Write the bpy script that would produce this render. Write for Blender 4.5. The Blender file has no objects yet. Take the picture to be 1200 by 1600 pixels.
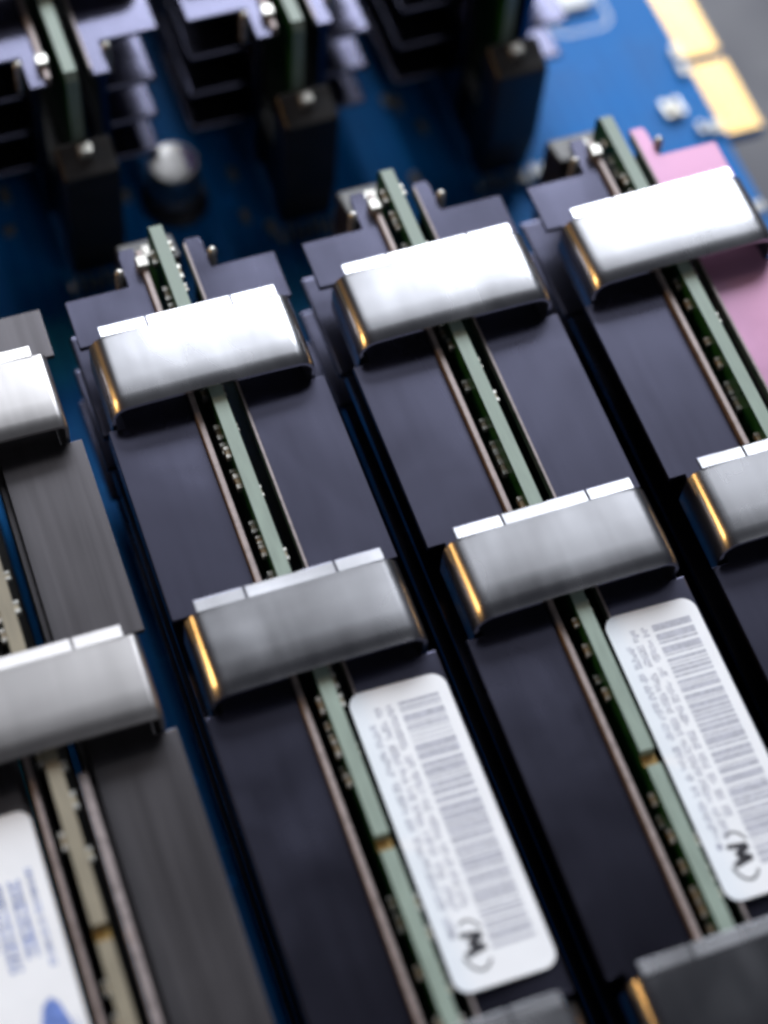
import bpy, bmesh, math, random
from mathutils import Vector, Matrix

S = 0.00238            # one layout unit in metres (slot pitch = 10 units = 23.8 mm)
sc = bpy.context.scene
COL = sc.collection
rnd = random.Random(7)

# ------------------------------------------------------------------ camera
cam_d = bpy.data.cameras.new("camera")
cam = bpy.data.objects.new("camera", cam_d)
COL.objects.link(cam)
sc.camera = cam
R = ((0.9403318053, -0.3356729003, 0.0556758461),
     (-0.2647161434, -0.8245083999, -0.5001112495),
     (0.2137789963, 0.4555322188, -0.8641695079))
CAM = Vector((-11.672044, -45.164003, 64.297137))
m = Matrix.Identity(4)
for i in range(3):
    m[i][0] = R[0][i]; m[i][1] = -R[1][i]; m[i][2] = -R[2][i]; m[i][3] = CAM[i] * S
cam.matrix_world = m
cam_d.sensor_fit = 'VERTICAL'
cam_d.sensor_height = 24.0
cam_d.sensor_width = 18.0
cam_d.lens = 3118.5 / 1600 * 24.0
cam_d.clip_start = 0.005
cam_d.clip_end = 20
cam_d.dof.use_dof = True
cam_d.dof.focus_distance = 76.5 * S
cam_d.dof.aperture_fstop = 7.5

# ------------------------------------------------------------------ world and lamps
w = bpy.data.worlds.new("World"); sc.world = w; w.use_nodes = True
bg = w.node_tree.nodes["Background"]
bg.inputs[0].default_value = (0.62, 0.66, 0.86, 1)
bg.inputs[1].default_value = 0.025

def area(name, az, el, dist, sx, sy, power, col, tgt=(10, -8, -2)):
    """rectangular lamp; az degrees right of +Y, el above the horizon, dist and sizes in metres"""
    d = bpy.data.lights.new(name, 'AREA'); d.shape = 'RECTANGLE'
    d.size = sx; d.size_y = sy; d.energy = power; d.color = col
    o = bpy.data.objects.new(name, d); COL.objects.link(o)
    a, e = math.radians(az), math.radians(el)
    v = Vector((math.sin(a) * math.cos(e), math.cos(a) * math.cos(e), math.sin(e)))
    t = Vector(tgt) * S
    o.location = t + v * dist
    o.rotation_euler = (-v).to_track_quat('-Z', 'Y').to_euler()
    return o

area("window_light", 19.5, 31.3, 1.6, 1.18, 0.74, 43, (0.90, 0.94, 1.0))
area("lit_ceiling", 14, 57, 1.7, 1.5, 0.40, 1.25, (0.94, 0.96, 1.0))
area("added_fill_light", 158, 50, 1.6, 0.8, 0.5, 2.0, (0.94, 0.96, 1.0))  # added fill lamp behind the camera, brightens the labels
area("desk_lamp", -72, 24, 0.9, 0.17, 0.22, 1.7, (1.0, 0.53, 0.15))

sc.view_settings.view_transform = 'Standard'
sc.view_settings.look = 'None'
sc.view_settings.exposure = 0.12
sc.view_settings.gamma = 1.0
sc.view_settings.use_curve_mapping = False
sc.render.engine = 'CYCLES'
sc.cycles.use_denoising = True
sc.cycles.max_bounces = 8
sc.cycles.filter_width = 2.8

# ------------------------------------------------------------------ materials
def nmat(name):
    mt = bpy.data.materials.new(name); mt.use_nodes = True
    nt = mt.node_tree
    return mt, nt, nt.nodes["Principled BSDF"]

def node(nt, typ, **kw):
    n = nt.nodes.new(typ)
    for k, v in kw.items():
        setattr(n, k, v)
    return n

def simple(name, col, rough=0.5, metal=0.0, spec=0.5, var=0.12, scale=220.0, bump=0.0, stretch=(1, 1, 1), rvar=0.08, coat=0.0, smudge=0.0):
    """principled surface with object-space noise on colour and gloss"""
    mt, nt, b = nmat(name)
    L = nt.links
    tc = node(nt, 'ShaderNodeTexCoord'); mp = node(nt, 'ShaderNodeMapping')
    mp.inputs['Scale'].default_value = stretch
    oi = node(nt, 'ShaderNodeObjectInfo'); vm = node(nt, 'ShaderNodeVectorMath', operation='ADD')
    L.new(tc.outputs['Object'], vm.inputs[0]); L.new(oi.outputs['Random'], vm.inputs[1])   # every piece its own grain
    L.new(vm.outputs[0], mp.inputs[0])
    n = node(nt, 'ShaderNodeTexNoise'); n.inputs['Scale'].default_value = scale; n.inputs['Detail'].default_value = 5
    L.new(mp.outputs[0], n.inputs['Vector'])
    mr = node(nt, 'ShaderNodeMapRange')
    mr.inputs[1].default_value = 0.3; mr.inputs[2].default_value = 0.7
    mr.inputs[3].default_value = 1 - var; mr.inputs[4].default_value = 1 + var
    L.new(n.outputs[0], mr.inputs[0])
    mx = node(nt, 'ShaderNodeMix', data_type='RGBA', blend_type='MULTIPLY')
    mx.inputs[0].default_value = 1.0
    mx.inputs[6].default_value = (*col, 1)
    L.new(mr.outputs[0], mx.inputs[7])
    L.new(mx.outputs[2], b.inputs['Base Color'])
    mr2 = node(nt, 'ShaderNodeMapRange')
    mr2.inputs[1].default_value = 0.3; mr2.inputs[2].default_value = 0.7
    mr2.inputs[3].default_value = max(0.02, rough - rvar); mr2.inputs[4].default_value = rough + rvar
    L.new(n.outputs[0], mr2.inputs[0])
    ro = mr2.outputs[0]
    if smudge:                                  # finger marks and haze, uneven gloss
        n2 = node(nt, 'ShaderNodeTexNoise'); n2.inputs['Scale'].default_value = 75; n2.inputs['Detail'].default_value = 2
        n2.inputs['Distortion'].default_value = 0.8
        L.new(vm.outputs[0], n2.inputs['Vector'])
        m3 = node(nt, 'ShaderNodeMapRange'); m3.inputs[1].default_value = 0.25; m3.inputs[2].default_value = 0.75
        m3.inputs[3].default_value = -smudge; m3.inputs[4].default_value = smudge
        L.new(n2.outputs[0], m3.inputs[0])
        ad = node(nt, 'ShaderNodeMath', operation='ADD')
        L.new(ro, ad.inputs[0]); L.new(m3.outputs[0], ad.inputs[1]); ro = ad.outputs[0]
    L.new(ro, b.inputs['Roughness'])
    b.inputs['Metallic'].default_value = metal
    b.inputs['Specular IOR Level'].default_value = spec
    b.inputs['Coat Weight'].default_value = coat
    if bump:
        bp = node(nt, 'ShaderNodeBump'); bp.inputs['Strength'].default_value = bump
        bp.inputs['Distance'].default_value = 0.0001
        L.new(n.outputs[0], bp.inputs['Height']); L.new(bp.outputs[0], b.inputs['Normal'])
    return mt

M = {}
# brushed along the module's length (object Y), so the noise is stretched in Y
M['steel'] = simple('spring_steel', (0.55, 0.555, 0.59), 0.25, 1.0, var=0.025, scale=1100, stretch=(1, 0.05, 1), rvar=0.006, smudge=0.06)
M['steel_dull'] = simple('dull_steel', (0.56, 0.545, 0.55), 0.31, 1.0, var=0.03, scale=1100, stretch=(1, 0.05, 1), rvar=0.006, smudge=0.03)
M['steel_under_shade'] = simple('clip_underside_shade_grey', (0.16, 0.155, 0.16), 0.55, 0.7, var=0.2, scale=900)  # dark grey puts the shade under the clips into the colour
M['anod'] = simple('black_anodised', (0.082, 0.083, 0.124), 0.24, 0.93, var=0.03, scale=900, stretch=(1, 0.05, 1), rvar=0.006, smudge=0.055)
M['anod_brown'] = simple('brushed_grey_anodised', (0.095, 0.09, 0.098), 0.34, 0.85, var=0.10, scale=1100, stretch=(1, 0.03, 1), bump=0.02, rvar=0.02, smudge=0.03)
M['pink'] = simple('pink_film', (0.46, 0.23, 0.37), 0.40, 0.3, var=0.04, scale=200)
M['raw_edge'] = simple('raw_edge', (0.30, 0.25, 0.245), 0.5, 0.35, var=0.2, scale=1200)
M['pcb_edge'] = simple('laminate_edge_green', (0.25, 0.325, 0.28), 0.55, var=0.12, scale=1500, stretch=(1, .2, 1))
M['pcb_face'] = simple('green_solder_mask', (0.012, 0.085, 0.022), 0.35, var=0.35, scale=900)
M['pcb_tan_edge'] = simple('laminate_edge_tan', (0.25, 0.225, 0.165), 0.55, var=0.12, scale=1500, stretch=(1, .2, 1))
M['pcb_tan_face'] = simple('olive_solder_mask', (0.07, 0.065, 0.03), 0.4, var=0.35, scale=900)
M['notch'] = simple('notch_amber', (0.30, 0.20, 0.05), 0.5, var=0.3, scale=1500)
M['solder'] = simple('tinned_terminal', (0.60, 0.59, 0.55), 0.3, 0.7, var=0.1, scale=1500)
M['ceramic'] = simple('ceramic_body', (0.34, 0.29, 0.2), 0.5, var=0.2, scale=1500)
def board_blue():
    mt = simple('blue_solder_mask', (0.003, 0.155, 0.50), 0.5, spec=0.12, var=0.10, scale=120, rvar=0.05)
    nt = mt.node_tree; L = nt.links; b = nt.nodes["Principled BSDF"]
    src = b.inputs['Base Color'].links[0].from_socket
    tc = node(nt, 'ShaderNodeTexCoord'); mp = node(nt, 'ShaderNodeMapping'); mp.inputs['Rotation'].default_value = (0, 0, math.radians(90))
    L.new(tc.outputs['Object'], mp.inputs[0])
    br = node(nt, 'ShaderNodeTexBrick'); br.inputs['Scale'].default_value = 1.0
    br.inputs['Brick Width'].default_value = 0.021; br.inputs['Row Height'].default_value = 0.0021; br.inputs['Mortar Size'].default_value = 0.00022
    br.offset = 0.37; br.inputs['Color1'].default_value = (1, 1, 1, 1); br.inputs['Color2'].default_value = (.93, .93, .93, 1); br.inputs['Mortar'].default_value = (1.5, 1.25, 1.12, 1)
    L.new(mp.outputs[0], br.inputs['Vector'])
    vo = node(nt, 'ShaderNodeTexVoronoi'); vo.inputs['Scale'].default_value = 190
    L.new(tc.outputs['Object'], vo.inputs['Vector'])
    cr = node(nt, 'ShaderNodeMapRange'); cr.inputs[1].default_value = 0.10; cr.inputs[2].default_value = 0.16; cr.inputs[3].default_value = 1.35; cr.inputs[4].default_value = 1.0
    L.new(vo.outputs['Distance'], cr.inputs[0])
    prev = src
    for sk_ in (br.outputs['Color'], cr.outputs[0]):
        mx = node(nt, 'ShaderNodeMix', data_type='RGBA', blend_type='MULTIPLY'); mx.inputs[0].default_value = 1.0
        L.new(prev, mx.inputs[6]); L.new(sk_, mx.inputs[7]); prev = mx.outputs[2]
    L.new(prev, b.inputs['Base Color'])
    return mt
M['blue'] = board_blue()
M['gold'] = simple('gold_plate', (0.82, 0.54, 0.19), 0.40, 0.75, var=0.08, scale=600)
M['black'] = simple('black_plastic', (0.014, 0.013, 0.016), 0.42, var=0.3, scale=500)
M['latch'] = simple('dark_latch_plastic', (0.016, 0.015, 0.017), 0.45, var=0.3, scale=500)
M['desk'] = simple('grey_desk', (0.07, 0.069, 0.088), 0.6, var=0.10, scale=90)
M['label'] = simple('white_label_paper', (0.88, 0.905, 0.95), 0.45, var=0.02, scale=300)
M['ink'] = simple('black_ink', (0.025, 0.025, 0.035), 0.5, var=0.3, scale=2500)
M['ink_grey'] = simple('grey_barcode_ink', (0.47, 0.485, 0.56), 0.5, var=0.2, scale=2500)
M['ink_pale'] = simple('fine_text_ink', (0.36, 0.37, 0.46), 0.5, var=0.3, scale=2500)
M['ink_blue'] = simple('blue_ink', (0.13, 0.22, 0.58), 0.5, var=0.25, scale=1500)
M['alu'] = simple('can_aluminium', (0.40, 0.39, 0.39), 0.40, 1.0, var=0.05, scale=500)
M['purple'] = simple('violet_fringe', (0.05, 0.012, 0.16), 0.35, var=0.1, scale=500)
M['silk'] = simple('white_silkscreen', (0.6, 0.66, 0.75), 0.5, var=0.1, scale=900)

# ------------------------------------------------------------------ mesh helpers
class MB:
    """collects pieces in layout units; build() links them as ONE mesh object"""
    def __init__(s):
        s.v = []; s.f = []; s.mi = []
    def add(s, vs, fs, mi=0):
        o = len(s.v); s.v += [tuple(v) for v in vs]
        for f in fs:
            s.f.append(tuple(i + o for i in f)); s.mi.append(mi)
    def box(s, x0, x1, y0, y1, z0, z1, mi=0, top=None):
        vs = [(x0, y0, z0), (x1, y0, z0), (x1, y1, z0), (x0, y1, z0), (x0, y0, z1), (x1, y0, z1), (x1, y1, z1), (x0, y1, z1)]
        fs = [(0, 3, 2, 1), (0, 1, 5, 4), (1, 2, 6, 5), (2, 3, 7, 6), (3, 0, 4, 7)]
        s.add(vs, fs, mi); s.f.append(tuple(i + len(s.v) - 8 for i in (4, 5, 6, 7))); s.mi.append(mi if top is None else top)
    def prism(s, pts, z0, z1, mi=0, top=None):
        """outline in XY (counter-clockwise) pulled up from z0 to z1"""
        n = len(pts)
        vs = [(x, y, z0) for x, y in pts] + [(x, y, z1) for x, y in pts]
        fs = [tuple(range(n - 1, -1, -1))] + [(i, (i + 1) % n, (i + 1) % n + n, i + n) for i in range(n)]
        s.add(vs, fs, mi); s.f.append(tuple(i + len(s.v) - 2 * n for i in range(n, 2 * n))); s.mi.append(mi if top is None else top)
    def bar_y(s, prof, y0, y1, mi=0):
        """XZ outline pulled along Y"""
        n = len(prof)
        vs = [(x, y0, z) for x, z in prof] + [(x, y1, z) for x, z in prof]
        fs = [tuple(range(n)), tuple(range(2 * n - 1, n - 1, -1))] + [(i, i + n, (i + 1) % n + n, (i + 1) % n) for i in range(n)]
        s.add(vs, fs, mi)
    def bar_x(s, prof, x0, x1, mi=0):
        """YZ outline pulled along X"""
        n = len(prof)
        vs = [(x0, y, z) for y, z in prof] + [(x1, y, z) for y, z in prof]
        fs = [tuple(range(n - 1, -1, -1)), tuple(range(n, 2 * n))] + [(i, (i + 1) % n, (i + 1) % n + n, i + n) for i in range(n)]
        s.add(vs, fs, mi)
    def lathe(s, prof, cx, cy, n=32, mi=0):
        vs = []; fs = []
        for r, z in prof:
            for k in range(n):
                a = 2 * math.pi * k / n
                vs.append((cx + r * math.cos(a), cy + r * math.sin(a), z))
        for j in range(len(prof) - 1):
            for k in range(n):
                k2 = (k + 1) % n
                fs.append((j * n + k, j * n + k2, (j + 1) * n + k2, (j + 1) * n + k))
        fs.append(tuple(range((len(prof) - 1) * n, len(prof) * n)))
        s.add(vs, fs, mi)
    def data(s, name, mats, bevel=0.0, smooth=False, seg=2):
        bm = bmesh.new()
        vv = [bm.verts.new((x * S, y * S, z * S)) for x, y, z in s.v]
        for f, mi in zip(s.f, s.mi):
            try:
                fc = bm.faces.new([vv[i] for i in f]); fc.material_index = mi
            except ValueError:
                pass
        bmesh.ops.remove_doubles(bm, verts=bm.verts, dist=1e-7)
        bmesh.ops.recalc_face_normals(bm, faces=bm.faces)
        if bevel:
            ed = [e for e in bm.edges if len(e.link_faces) == 2 and e.calc_face_angle(0) > 0.5]
            bmesh.ops.bevel(bm, geom=ed, offset=bevel * S, segments=seg, affect='EDGES', profile=0.5, clamp_overlap=True)
        me = bpy.data.meshes.new(name)
        bm.to_mesh(me); bm.free()
        for mt in mats:
            me.materials.append(M[mt])
        if smooth:
            for p in me.polygons:
                p.use_smooth = True
            try:
                me.set_sharp_from_angle(angle=math.radians(38))
            except Exception:
                pass
        return me
    def build(s, name, mats, parent=None, bevel=0.0, smooth=False, loc=(0, 0, 0), seg=2):
        if isinstance(mats, str):
            mats = [mats]
        return link(name, s.data(name, mats, bevel, smooth, seg), parent, loc)

def link(name, me, parent=None, loc=(0, 0, 0)):
    o = bpy.data.objects.new(name, me); COL.objects.link(o)
    o.parent = parent; o.location = Vector(loc) * S
    return o

def tag(o, label=None, cat=None, group=None, kind=None):
    if label: o['label'] = label
    if cat: o['category'] = cat
    if group: o['group'] = group
    if kind: o['kind'] = kind
    return o

def thing(name, label, cat, loc=(0, 0, 0), group=None):
    o = bpy.data.objects.new(name, None); COL.objects.link(o)
    o.empty_display_size = 0.01
    o.location = Vector(loc) * S
    return tag(o, label, cat, group)

def copy_tree(o, parent=None):
    c = o.copy(); COL.objects.link(c); c.parent = parent
    for ch in list(o.children):
        copy_tree(ch, c)
    return c

def rrect(x0, x1, y0, y1, r, n=6):
    pts = []
    for cx, cy, a0 in ((x1 - r, y1 - r, 0), (x0 + r, y1 - r, 90), (x0 + r, y0 + r, 180), (x1 - r, y0 + r, 270)):
        for k in range(n + 1):
            a = math.radians(a0 + 90 * k / n)
            pts.append((cx + r * math.cos(a), cy + r * math.sin(a)))
    return pts

ZB = -12.0                 # top of the blue board
YM = -23.3                 # middle of the near bank of modules
YU = 41.35                 # middle of the far bank
HALF = 28.1                # half a module's length

# ------------------------------------------------------------------ the setting
d = MB()
d.add([(-420, -420, ZB - 5), (420, -420, ZB - 5), (420, 420, ZB - 5), (-420, 420, ZB - 5)], [(0, 1, 2, 3)])
tag(d.build('desk_surface', 'desk'), kind='structure')

# ------------------------------------------------------------------ the blue board
board = thing('memory_riser_board', 'blue printed circuit board with gold edge fingers, under all the modules', 'circuit board', (0, 0, ZB))
b = MB()
b.prism([(-45, -70), (30.9, -70), (30.9, 10.35), (33.1, 10.35), (33.1, 15.2), (31.0, 15.2), (31.0, 15.75), (33.1, 15.75), (33.1, 37), (30.9, 37), (30.9, 80), (-45, 80)], -0.75, 0)
b.build('board_panel', 'blue', board, bevel=0.06)
for (y0, y1) in ((10.5, 15.1), (15.85, 36.8)):
    g = MB(); y = y0; pitch = 0.29
    while y + 0.2 <= y1:
        g.box(31.05, 33.03, y, y + 0.205, 0.004, 0.03); y += pitch
    tag(g.build('gold_fingers', 'gold', board), 'row of gold contact fingers along the board edge', kind='stuff')
# white outlined pad at the top and small marks
sk = MB()
o_, i_ = rrect(25.2, 28.5, 18.9, 24.5, .8), rrect(25.38, 28.32, 19.08, 24.3, .65)
n = len(o_)
sk.add([(x, y, .006) for x, y in o_] + [(x, y, .006) for x, y in i_], [(k, (k + 1) % n, (k + 1) % n + n, k + n) for k in range(n)])
sk.build('silkscreen_outline', 'silk', board)
pd = MB(); pd.prism(rrect(25.6, 28.0, 20.4, 24.0, .6), 0, 0.35)
pd.build('white_pad', 'label', board, bevel=0.08)

def smd(name, parent, x, y, z, lx, ly, h, body='ceramic'):
    q = MB()
    if lx >= ly:
        q.box(x - lx / 2, x - lx / 4, y - ly / 2, y + ly / 2, z, z + h, 1)
        q.box(x + lx / 4, x + lx / 2, y - ly / 2, y + ly / 2, z, z + h, 1)
        q.box(x - lx / 4, x + lx / 4, y - ly / 2 + .02, y + ly / 2 - .02, z, z + h - .02, 0)
    else:
        q.box(x - lx / 2, x + lx / 2, y - ly / 2, y - ly / 4, z, z + h, 1)
        q.box(x - lx / 2, x + lx / 2, y + ly / 4, y + ly / 2, z, z + h, 1)
        q.box(x - lx / 2 + .02, x + lx / 2 - .02, y - ly / 4, y + ly / 4, z, z + h - .02, 0)
    return q.build(name, [body, 'solder'], parent)

for (x, y, lx, ly) in ((28.95, 12.9, .95, .5), (29.0, 12.35, .95, .35), (30.65, 16.1, .4, .6), (30.55, 14.95, .4, .6), (29.85, 11.05, .3, .55), (30.4, 10.9, .3, .5), (30.75, 10.9, .2, .5),
                       (15.7, 17.0, .4, .9), (15.2, 17.3, .35, .6), (16.4, 15.2, .35, .7), (6.5, 15.1, .35, .7), (6.3, 12.4, .35, .7), (-4.3, 17.0, .4, .9),
                       (-4.6, 14.9, .5, .4), (7.3, 11.4, .4, .7), (21.8, 10.6, .5, .5), (22.6, 9.6, .4, .6), (14.9, 12.2, .4, .6), (5.0, -4.4, .4, .9), (5.2, -26.5, .4, .9),
                       (15.1, -9.2, .4, .7), (15.2, -14.0, .4, .7), (5.1, -11.0, .4, .7), (5.1, -14.5, .4, .7), (30.4, 5.6, .5, .5), (29.6, 2.2, .6, .4), (1.2, 15.3, .4, .6)):
    smd('surface_capacitor', board, x, y, 0.0, lx, ly, .35)

# ------------------------------------------------------------------ memory module builder
# layout inside a module: x across from the circuit board, y from the module's middle, z up from the blue board
Z0 = -ZB
CL = 3.85                                   # clip length along the module
CLIPS = [23.3, 10.6, -6.85, -19.45]         # far edge of each clip

def clip_mesh(sharp):
    q = MB()
    r = 0.34 if sharp else 0.72
    xl = 4.12
    prof = []
    zb = -2.3
    prof.append((-xl + .16, zb - .12)); prof.append((-xl, zb + .25))
    for k in range(9):
        a = math.radians(180 - 90 * k / 8)
        prof.append((-xl + r + r * math.cos(a), -r + r * math.sin(a)))
    for k in range(1, 8):
        x = (-xl + r) + (2 * (xl - r)) * k / 8
        prof.append((x, 0.05 * (1 - (x / xl) ** 2)))
    full = prof + [(-x, z) for x, z in prof[:11][::-1]]
    # inner side, offset by the sheet thickness
    t = 0.15
    n = len(full); inner = []
    for i in range(n):
        a = Vector(full[max(0, i - 1)]); b_ = Vector(full[min(n - 1, i + 1)])
        dv = (b_ - a).normalized(); nn = Vector((dv.y, -dv.x))
        inner.append((full[i][0] + nn.x * t, full[i][1] + nn.y * t))
    st = [(-0.51, 0.0), (-0.8, 0.0), (-1.6, 0.012), (-2.6, 0.012), (-3.3, -0.005), (-3.62, -0.05), (-CL, -0.14)]
    vs = []; fs = []; inn = []
    for y, dz in st:
        for x, z in full:
            vs.append((x, y, z + dz * (1 if z > -.6 else .3)))
        for x, z in inner:
            vs.append((x, y, z + dz * (1 if z > -.6 else .3)))
    W = 2 * n
    for j in range(len(st) - 1):
        for i in range(n - 1):
            fs.append((j * W + i, j * W + i + 1, (j + 1) * W + i + 1, (j + 1) * W + i))
            inn.append((j * W + n + i, (j + 1) * W + n + i, (j + 1) * W + n + i + 1, j * W + n + i + 1))
        fs.append((j * W, (j + 1) * W, (j + 1) * W + n, j * W + n))
        fs.append((j * W + n - 1, j * W + 2 * n - 1, (j + 1) * W + 2 * n - 1, (j + 1) * W + n - 1))
    for j in (0, len(st) - 1):
        for i in range(n - 1):
            fs.append((j * W + i, j * W + n + i, j * W + n + i + 1, j * W + i + 1))
    q.add(vs, fs)
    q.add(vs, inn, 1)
    return q

def lip_mesh(x0, x1):
    q = MB()
    q.bar_x([(-0.505, -.11), (-0.505, .05), (-.46, .046), (-.03, .016), (.02, -.03), (.0, -.13)], x0, x1)
    return q

CLIP = {}
def clip_data(sharp, steel):
    key = (sharp, steel)
    if key not in CLIP:
        CLIP[key] = (clip_mesh(sharp).data('spring_clip', [steel, 'steel_under_shade'], smooth=True),
                     [lip_mesh(a, b_).data('lip', [steel], smooth=True) for a, b_ in ((-3.58, -1.75), (-1.65, 1.72), (1.82, 3.58))])
    return CLIP[key]

def spread_outline(side, tan, inner, ymax_n):
    """XY outline of a heat spreader's top plate, for the right side; mirrored for the left"""
    out = 4.55 if tan else 4.4
    nt = 3.72
    pts = [(inner, -HALF + .5), (1.75, -HALF + .5), (1.75, -25.75), (out, -25.75)]
    for yc in CLIPS[::-1]:
        pts += [(out, yc - CL - .12), (nt, yc - CL - .12), (nt, yc + .12), (out, yc + .12)]
    pts += [(out, 25.75), (1.75, 25.75), (1.75, ymax_n - .35), (1.66, ymax_n), (inner, ymax_n)]
    return pts if side > 0 else [(-x, y) for x, y in pts[::-1]]

CHIP = None
def module(label, base, left='anod', right='anod', tan=False, steel='steel', labelside=1, labelkind='barcode', seed=1):
    rr = random.Random(seed)
    root = thing('memory_module', label, 'memory module', base, 'memory modules in the board slots')
    # circuit board: faces green, edges bare laminate, side and top notches
    ed, fa = ('pcb_tan_edge', 'pcb_tan_face') if tan else ('pcb_edge', 'pcb_face')
    zt = Z0 - 0.55
    q = MB()
    yz = [(-HALF, 1.6), (-0.9, 1.6), (-.9, 2.6), (.6, 2.6), (.6, 1.6), (HALF, 1.6), (HALF, 5.2), (HALF - .5, 5.2), (HALF - .5, 6.2), (HALF, 6.2), (HALF, zt - .35), (HALF - .3, zt),
          (.3, zt), (.2, zt - .3), (-.2, zt - .3), (-.3, zt), (-HALF + .3, zt), (-HALF, zt - .35), (-HALF, 6.2), (-HALF + .5, 6.2), (-HALF + .5, 5.2), (-HALF, 5.2)]
    n = len(yz); T = 0.27
    vs = [(-T, y, z) for y, z in yz] + [(T, y, z) for y, z in yz]
    q.add(vs, [tuple(range(n - 1, -1, -1)), tuple(range(n, 2 * n))], 1)
    q.add(vs, [(i, (i + 1) % n, (i + 1) % n + n, i + n) for i in range(n)], 0)
    q.mi[-n + 13] = 2; q.mi[-n + 14] = 2
    pcb = q.build('circuit_board', [ed, fa, 'notch'], root)
    # tiny terminals on the faces near the top edge
    global CHIP
    if CHIP is None:
        CHIP = []
        for (l, h) in ((.5, .28), (.34, .22), (.66, .34)):
            c = MB()
            for a in (-.5, .22):
                c.box(-.01, .2, a * l, (a + .28) * l, -h / 2, h / 2, 1)
            c.box(-.01, .17, -.22 * l, .22 * l, -h / 2 + .02, h / 2 - .02, 0)
            CHIP.append(c.data('chip_resistor', ['ceramic', 'solder']))
    for sgn in (-1, 1):
        y = HALF - 1.2
        while y > -8.6:
            k = rr.choice((0, 0, 1, 2))
            if abs(y) > 1.2:
                depth = (rr.choice((.3, .5, .8)) if not tan else .16)
                o = link('chip_resistor', CHIP[k], pcb, (sgn * T, y, zt - depth - .12))
                o.rotation_euler.z = 0 if sgn > 0 else math.pi
            y -= rr.choice((.5, .75, 1.1, 1.9)) * (1 if not tan else 1.7) * (1 if sgn < 0 else 1.6)
    # heat spreaders
    for sgn, mt in ((-1, left), (1, right)):
        inner = 1.3 if tan else 1.05
        yn = 27.6 if sgn < 0 else 27.4
        q = MB()
        q.prism(spread_outline(sgn, tan, inner, yn), Z0 - 1.55, Z0 - 1.3)
        if tan:
            q.box(*sorted((1.06 * sgn, 1.3 * sgn)), -HALF + .5, yn - .1, Z0 - 3.4, Z0 - 1.9)
        # upright wall that carries the fins
        q.box(*sorted((1.3 * sgn, 1.7 * sgn)), -HALF + 1, yn - .5, 1.6, Z0 - 1.56)
        sp = q.build('heat_spreader', mt, root, bevel=0.03, seg=2)
        if mt == 'pink':
            sp['label'] = 'pink heat spreader'
        q = MB()
        wd = .24 if not tan else (.34 if sgn > 0 else .2)
        x0 = .8 if not tan else .72
        if not tan and sgn > 0:
            wd, x0 = .13, .9
        if tan and sgn > 0:
            q.box(x0, x0 + wd, -HALF + .6, 5.9, Z0 - 1.5, Z0 - 1.0)
        else:
            q.box(*sorted((sgn * x0, sgn * (x0 + wd))), -HALF + .6, yn - .4, Z0 - 1.5, Z0 - 1.02)
        q.build('edge_strip', 'raw_edge', root, bevel=0.04)
        # stacked fins: wide at both ends, set back in between
        for k in range(1, 4):
            zf = Z0 - 1.3 - 2.4 * k
            out, end = (4.42, 25.75) if sgn < 0 else (4.08, 26.4)
            fm = mt if mt != 'pink' else 'anod'
            for e in (1, -1):
                ya, yb = sorted((e * end, e * 20.6))
                q = MB()
                pts = [(1.72, ya), (out, ya), (out, yb), (1.72, yb)]
                if sgn < 0:
                    pts = [(-x, y) for x, y in pts[::-1]]
                q.prism(pts, zf - .3, zf)
                q.build('fin', fm, sp, bevel=0.12, seg=3)
            q = MB()
            q.box(*sorted((sgn * 1.72, sgn * 4.2)), -20.5, 20.5, zf - .3, zf)
            q.build('fin', fm, sp)
        # polished pin where the narrow end meets the wide plate
        for e in (1, -1):
            q = MB(); r = .2
            q.lathe([(r, Z0 - 2.6), (r, Z0 - 1.15), (r * .85, Z0 - 1.02), (r * .5, Z0 - .95), (.01, Z0 - .93)], sgn * 1.95, e * 26.35, 14)
            q.build('retaining_pin', 'solder', root, smooth=True)
    for e in (1, -1):
        q = MB(); q.box(-1.2, -.72, e * 26.5 - .28, e * 26.5 + .28, Z0 - 1.3, Z0 - .82)
        q.build('metal_tab', 'solder', root, bevel=.05)
    # clips
    cm, lm = clip_data(tan, steel)
    for yc in CLIPS:
        c = link('spring_clip', cm, root, (rr.uniform(-.05, .05), yc + rr.uniform(-.06, .06), Z0))
        c.rotation_euler = (math.radians(rr.uniform(-.5, .5)), math.radians(rr.uniform(-.7, .7)), math.radians(rr.uniform(-.5, .5)))
        for lme in lm:
            link('lip', lme, c)
    if labelkind == 'barcode':
        lab_barcode(root, rr)
    elif labelkind == 'blue':
        lab_blue(root, rr)
    return root

def lab_plate(root, x0, x1, y0, y1, r, tilt, z):
    q = MB(); q.prism(rrect(x0, x1, y0, y1, r, 8), -.05, 0)
    o = q.build('sticker_label', 'label', root)
    o.location = (0, 0, z * S); o.rotation_euler.y = tilt
    return o

def quad(q, x0, x1, y0, y1, z=.004, sk=0.0, mi=0):
    q.add([(x0, y0 + sk, z), (x1, y0, z), (x1, y1, z), (x0, y1 + sk, z)], [(0, 1, 2, 3)], mi)

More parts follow.
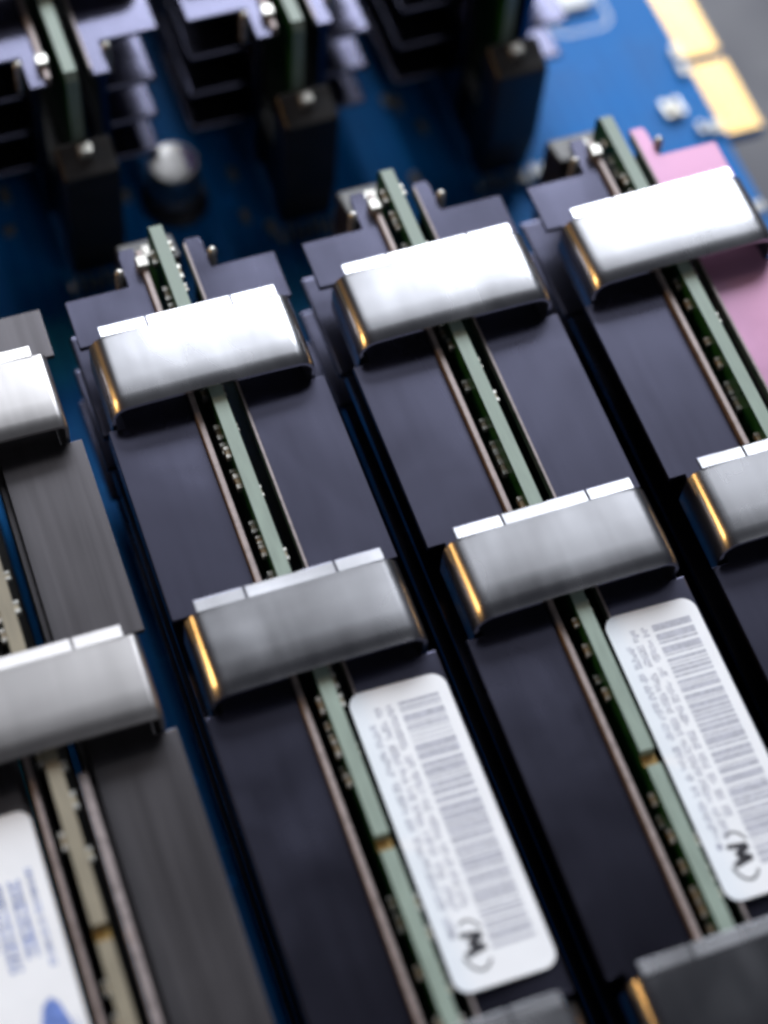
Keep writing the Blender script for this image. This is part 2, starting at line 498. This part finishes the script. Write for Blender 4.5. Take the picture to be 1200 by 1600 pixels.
def lab_barcode(root, rr):
    # sits on the right-hand plate, its left edge over the edge strip
    y1 = 5.75; y0 = -5.75
    o = lab_plate(root, .58, 4.3, y0, y1, .55, math.radians(3.6), Z0 - .935)
    q = MB(); y = y1 - .75
    while y > y0 + 1.15:
        h = rr.choice((.06, .1, .14, .2, .28))
        quad(q, 2.3, 3.88, y - h, y); y -= h + rr.choice((.05, .05, .07, .12))
    q.build('barcode', 'ink_grey', o)
    q = MB()                       # three lines of print too small to read
    for x, top, bot in ((1.95, 5.0, -2.7), (1.55, 5.0, -3.0), (1.15, 4.4, -3.4)):
        y = top
        while y > bot:
            L = rr.uniform(.3, .95)
            yy = y
            while yy > y - L:
                a = rr.uniform(-.13, -.02); c = rr.uniform(.02, .13)
                quad(q, x + a, x + c, yy - .07, yy - .02)
                if rr.random() < .6:
                    quad(q, x - .13, x - .09, yy - .1, yy)
                if rr.random() < .5:
                    quad(q, x + .09, x + .13, yy - .1, yy)
                yy -= .105
            y -= L + rr.uniform(.1, .28)
    quad(q, 1.02, 1.2, -3.85, -3.6)
    q.build('printed_text', 'ink_pale', o)
    # round maker's mark: a slanted letter M inside a broken ring
    q = MB()
    cx, cy = 1.72, -4.25
    def stroke(a, b_, wd):
        wd *= 1.6; a = [1.25 * c for c in a]; b_ = [1.25 * c for c in b_]
        a, b_ = Vector(a), Vector(b_); dv = (b_ - a).normalized(); nn = Vector((-dv.y, dv.x)) * wd / 2
        pts = [a + nn, a - nn, b_ - nn, b_ + nn]
        q.add([(p.x + cx, p.y + cy, .005) for p in pts], [(0, 1, 2, 3)])
    # the letter's top points to +x (the label is read from the left side)
    for a, b_, wd in (((-.3, .34), (.3, .26), .12), ((.3, .26), (-.12, .02), .17), ((-.12, .02), (.3, -.1), .12), ((.3, -.1), (-.3, -.22), .15)):
        stroke(a, b_, wd)
    for a0, a1, wd in ((35, 120, .05), (200, 318, .06)):
        for k in range(8):
            t0 = math.radians(a0 + (a1 - a0) * k / 8); t1 = math.radians(a0 + (a1 - a0) * (k + 1) / 8)
            stroke((.42 * math.cos(t0), .72 * math.sin(t0)), (.42 * math.cos(t1), .72 * math.sin(t1)), wd)
    q.build('logo_mark', 'ink', o)

def lab_blue(root, rr):
    o = lab_plate(root, -4.5, -1.22, -6.4, 5.3, .45, 0.0, Z0 - 1.24)
    q = MB()
    for x, wd, runs in ((-1.78, .2, ((3.2, 1.5), (1.35, -.35))), (-2.35, .42, ((2.9, .1),)), (-3.0, .42, ((2.9, -.2),)), (-3.55, .3, ((2.9, .6),))):
        for a, b_ in runs:
            y = a
            while y > b_:
                h = rr.uniform(.06, .16)
                quad(q, x - wd / 2, x - wd / 2 + wd * rr.uniform(.2, .45), y - h, y)
                quad(q, x + wd / 2 - wd * rr.uniform(.2, .45), x + wd / 2, y - h, y)
                if rr.random() < .55:
                    quad(q, x - wd / 2, x + wd / 2, y - h * .5, y)
                y -= h + rr.uniform(.02, .07)
    q.build('printed_text', 'ink_blue', o)
    q = MB()
    pts = [(-2.2, -1.35), (-2.5, -1.6), (-2.75, -2.4), (-2.6, -3.6), (-1.9, -4.0), (-1.55, -3.3), (-1.75, -2.3), (-1.95, -1.6)]
    q.add([(x, y, .004) for x, y in pts], [tuple(range(8))])
    q.add([(-1.62, -2.1, .005), (-1.35, -3.3, .005), (-1.5, -4.1, .005), (-1.72, -3.9, .005), (-1.5, -3.2, .005)], [(0, 4, 3, 2, 1)])
    q.build('logo_mark', 'ink_blue', o)

NEAR = [
    ('memory module with tan circuit board edge and blue-printed label, leftmost at the front', (-10, YM, ZB), dict(left='anod_brown', right='anod_brown', tan=True, steel='steel_dull', labelkind='blue', seed=3)),
    ('black-finned memory module with barcode label in front, between tan-edged module and next barcode module', (0, YM, ZB), dict(seed=11)),
    ('black-finned memory module with barcode label, right next to the module with pink spreader', (10, YM, ZB), dict(seed=12)),
    ('memory module with a pink heat spreader on its right side', (20, YM, ZB), dict(right='pink', labelkind='none', seed=13)),
]
mods = [module(l, b_, **kw) for l, b_, kw in NEAR]
FAR = [
    ('added far memory module, unseen past the left edge, shading the top left of the board', -10.15),  # unseen module added to keep light off the board's top left
    ('far memory module at the top left corner, left of the capacitor can', -1.1),
    ('far memory module in the top middle, right of the capacitor can', 9.1),
    ('far memory module at the top, nearest to the bare blue board area', 19.3),
]
far0 = None
for i, (l, x) in enumerate(FAR):
    if far0 is None:
        far0 = module(l, (x, YU, ZB), tan=False, labelkind='none', seed=21); f = far0
    else:
        f = copy_tree(far0); f.location = Vector((x, YU, ZB)) * S; f['label'] = l

# ------------------------------------------------------------------ sockets under the modules
def socket(label, base):
    root = thing('memory_socket', label, 'socket', base, 'black memory sockets')
    q = MB()
    for s_ in (-1, 1):
        q.box(*sorted((s_ * .33, s_ * .95)), -HALF, HALF, .02, 3.1)
    q.box(-.32, .32, -HALF, HALF, .02, 1.4)
    q.build('housing', 'black', root, bevel=.08)
    for e in (-1, 1):
        y0 = e * (HALF + .12)
        lt = MB()
        prof = [(0, .02), (1.6, .02), (2.15, 3.0), (2.1, 7.5), (.45, 8.0), (.1, 7.0), (.35, 3.2)]
        prof = [(y0 + e * a, z) for a, z in prof]
        lt.bar_x(prof, -1.25, 1.25)
        la = lt.build('latch', 'latch', root, bevel=.14, seg=3)
        h = MB(); h.box(-.3, .3, *sorted((y0 + e * .7, y0 + e * 1.3)), 7.6, 8.1)
        h.build('latch_hook', 'solder', la, bevel=.06)
    for k in range(9):
        p = MB(); x = -1.6 + k * .4
        p.box(x - .06, x + .06, -HALF - 3.0, -HALF - 2.3, 0, .5 + .18 * ((k * 5) % 3))
        p.build('solder_pin', 'solder', root)
    return root

sock0 = None
for l, x, y in (('black socket under the tan-edged memory module', -10, YM), ('black socket under the left barcode module', 0, YM),
                ('black socket under the right barcode module', 10, YM), ('black socket under the module with pink spreader', 20, YM),
                ('added black socket, unseen past the left edge, under the added shading module', -10.15, YU), ('black socket with upright latch at the top left, left of the capacitor', -1.1, YU),  # the socket past the left edge is added, unseen, with the shading module
                ('black socket with upright latch in the top middle', 9.1, YU), ('black socket with upright latch beside the bare blue area', 19.3, YU)):
    if sock0 is None:
        sock0 = socket(l, (x, y, ZB)); s_ = sock0
    else:
        s_ = copy_tree(sock0); s_['label'] = l; s_.location = Vector((x, y, ZB)) * S

# ------------------------------------------------------------------ capacitor can
cap = thing('electrolytic_capacitor', 'round metal capacitor can on black base between the far modules', 'capacitor', (3.4, 14.3, ZB))
q = MB(); q.lathe([(1.55, .02), (1.6, .12), (1.6, .4), (1.5, .5), (1.5, .8), (1.42, .9), (.5, .9)], 0, 0, 40); q.build('base', 'black', cap, smooth=True)
q = MB(); q.lathe([(1.16, .8), (1.24, 1.0), (1.24, 1.25), (1.16, 1.36), (1.24, 1.5), (1.24, 2.95), (1.16, 3.08), (1.05, 3.1), (.3, 3.1)], 0, 0, 40); q.build('can', 'alu', cap, smooth=True)
q = MB()
pts = [(1.05 * math.cos(a), 1.05 * math.sin(a)) for a in [math.radians(-60 + 120 * k / 12) for k in range(13)]]
q.add([(x, y, 3.105) for x, y in pts], [tuple(range(13))]); q.build('violet_fringe_mark', 'purple', cap)  # violet crescent painted in to stand for a purple colour fringe
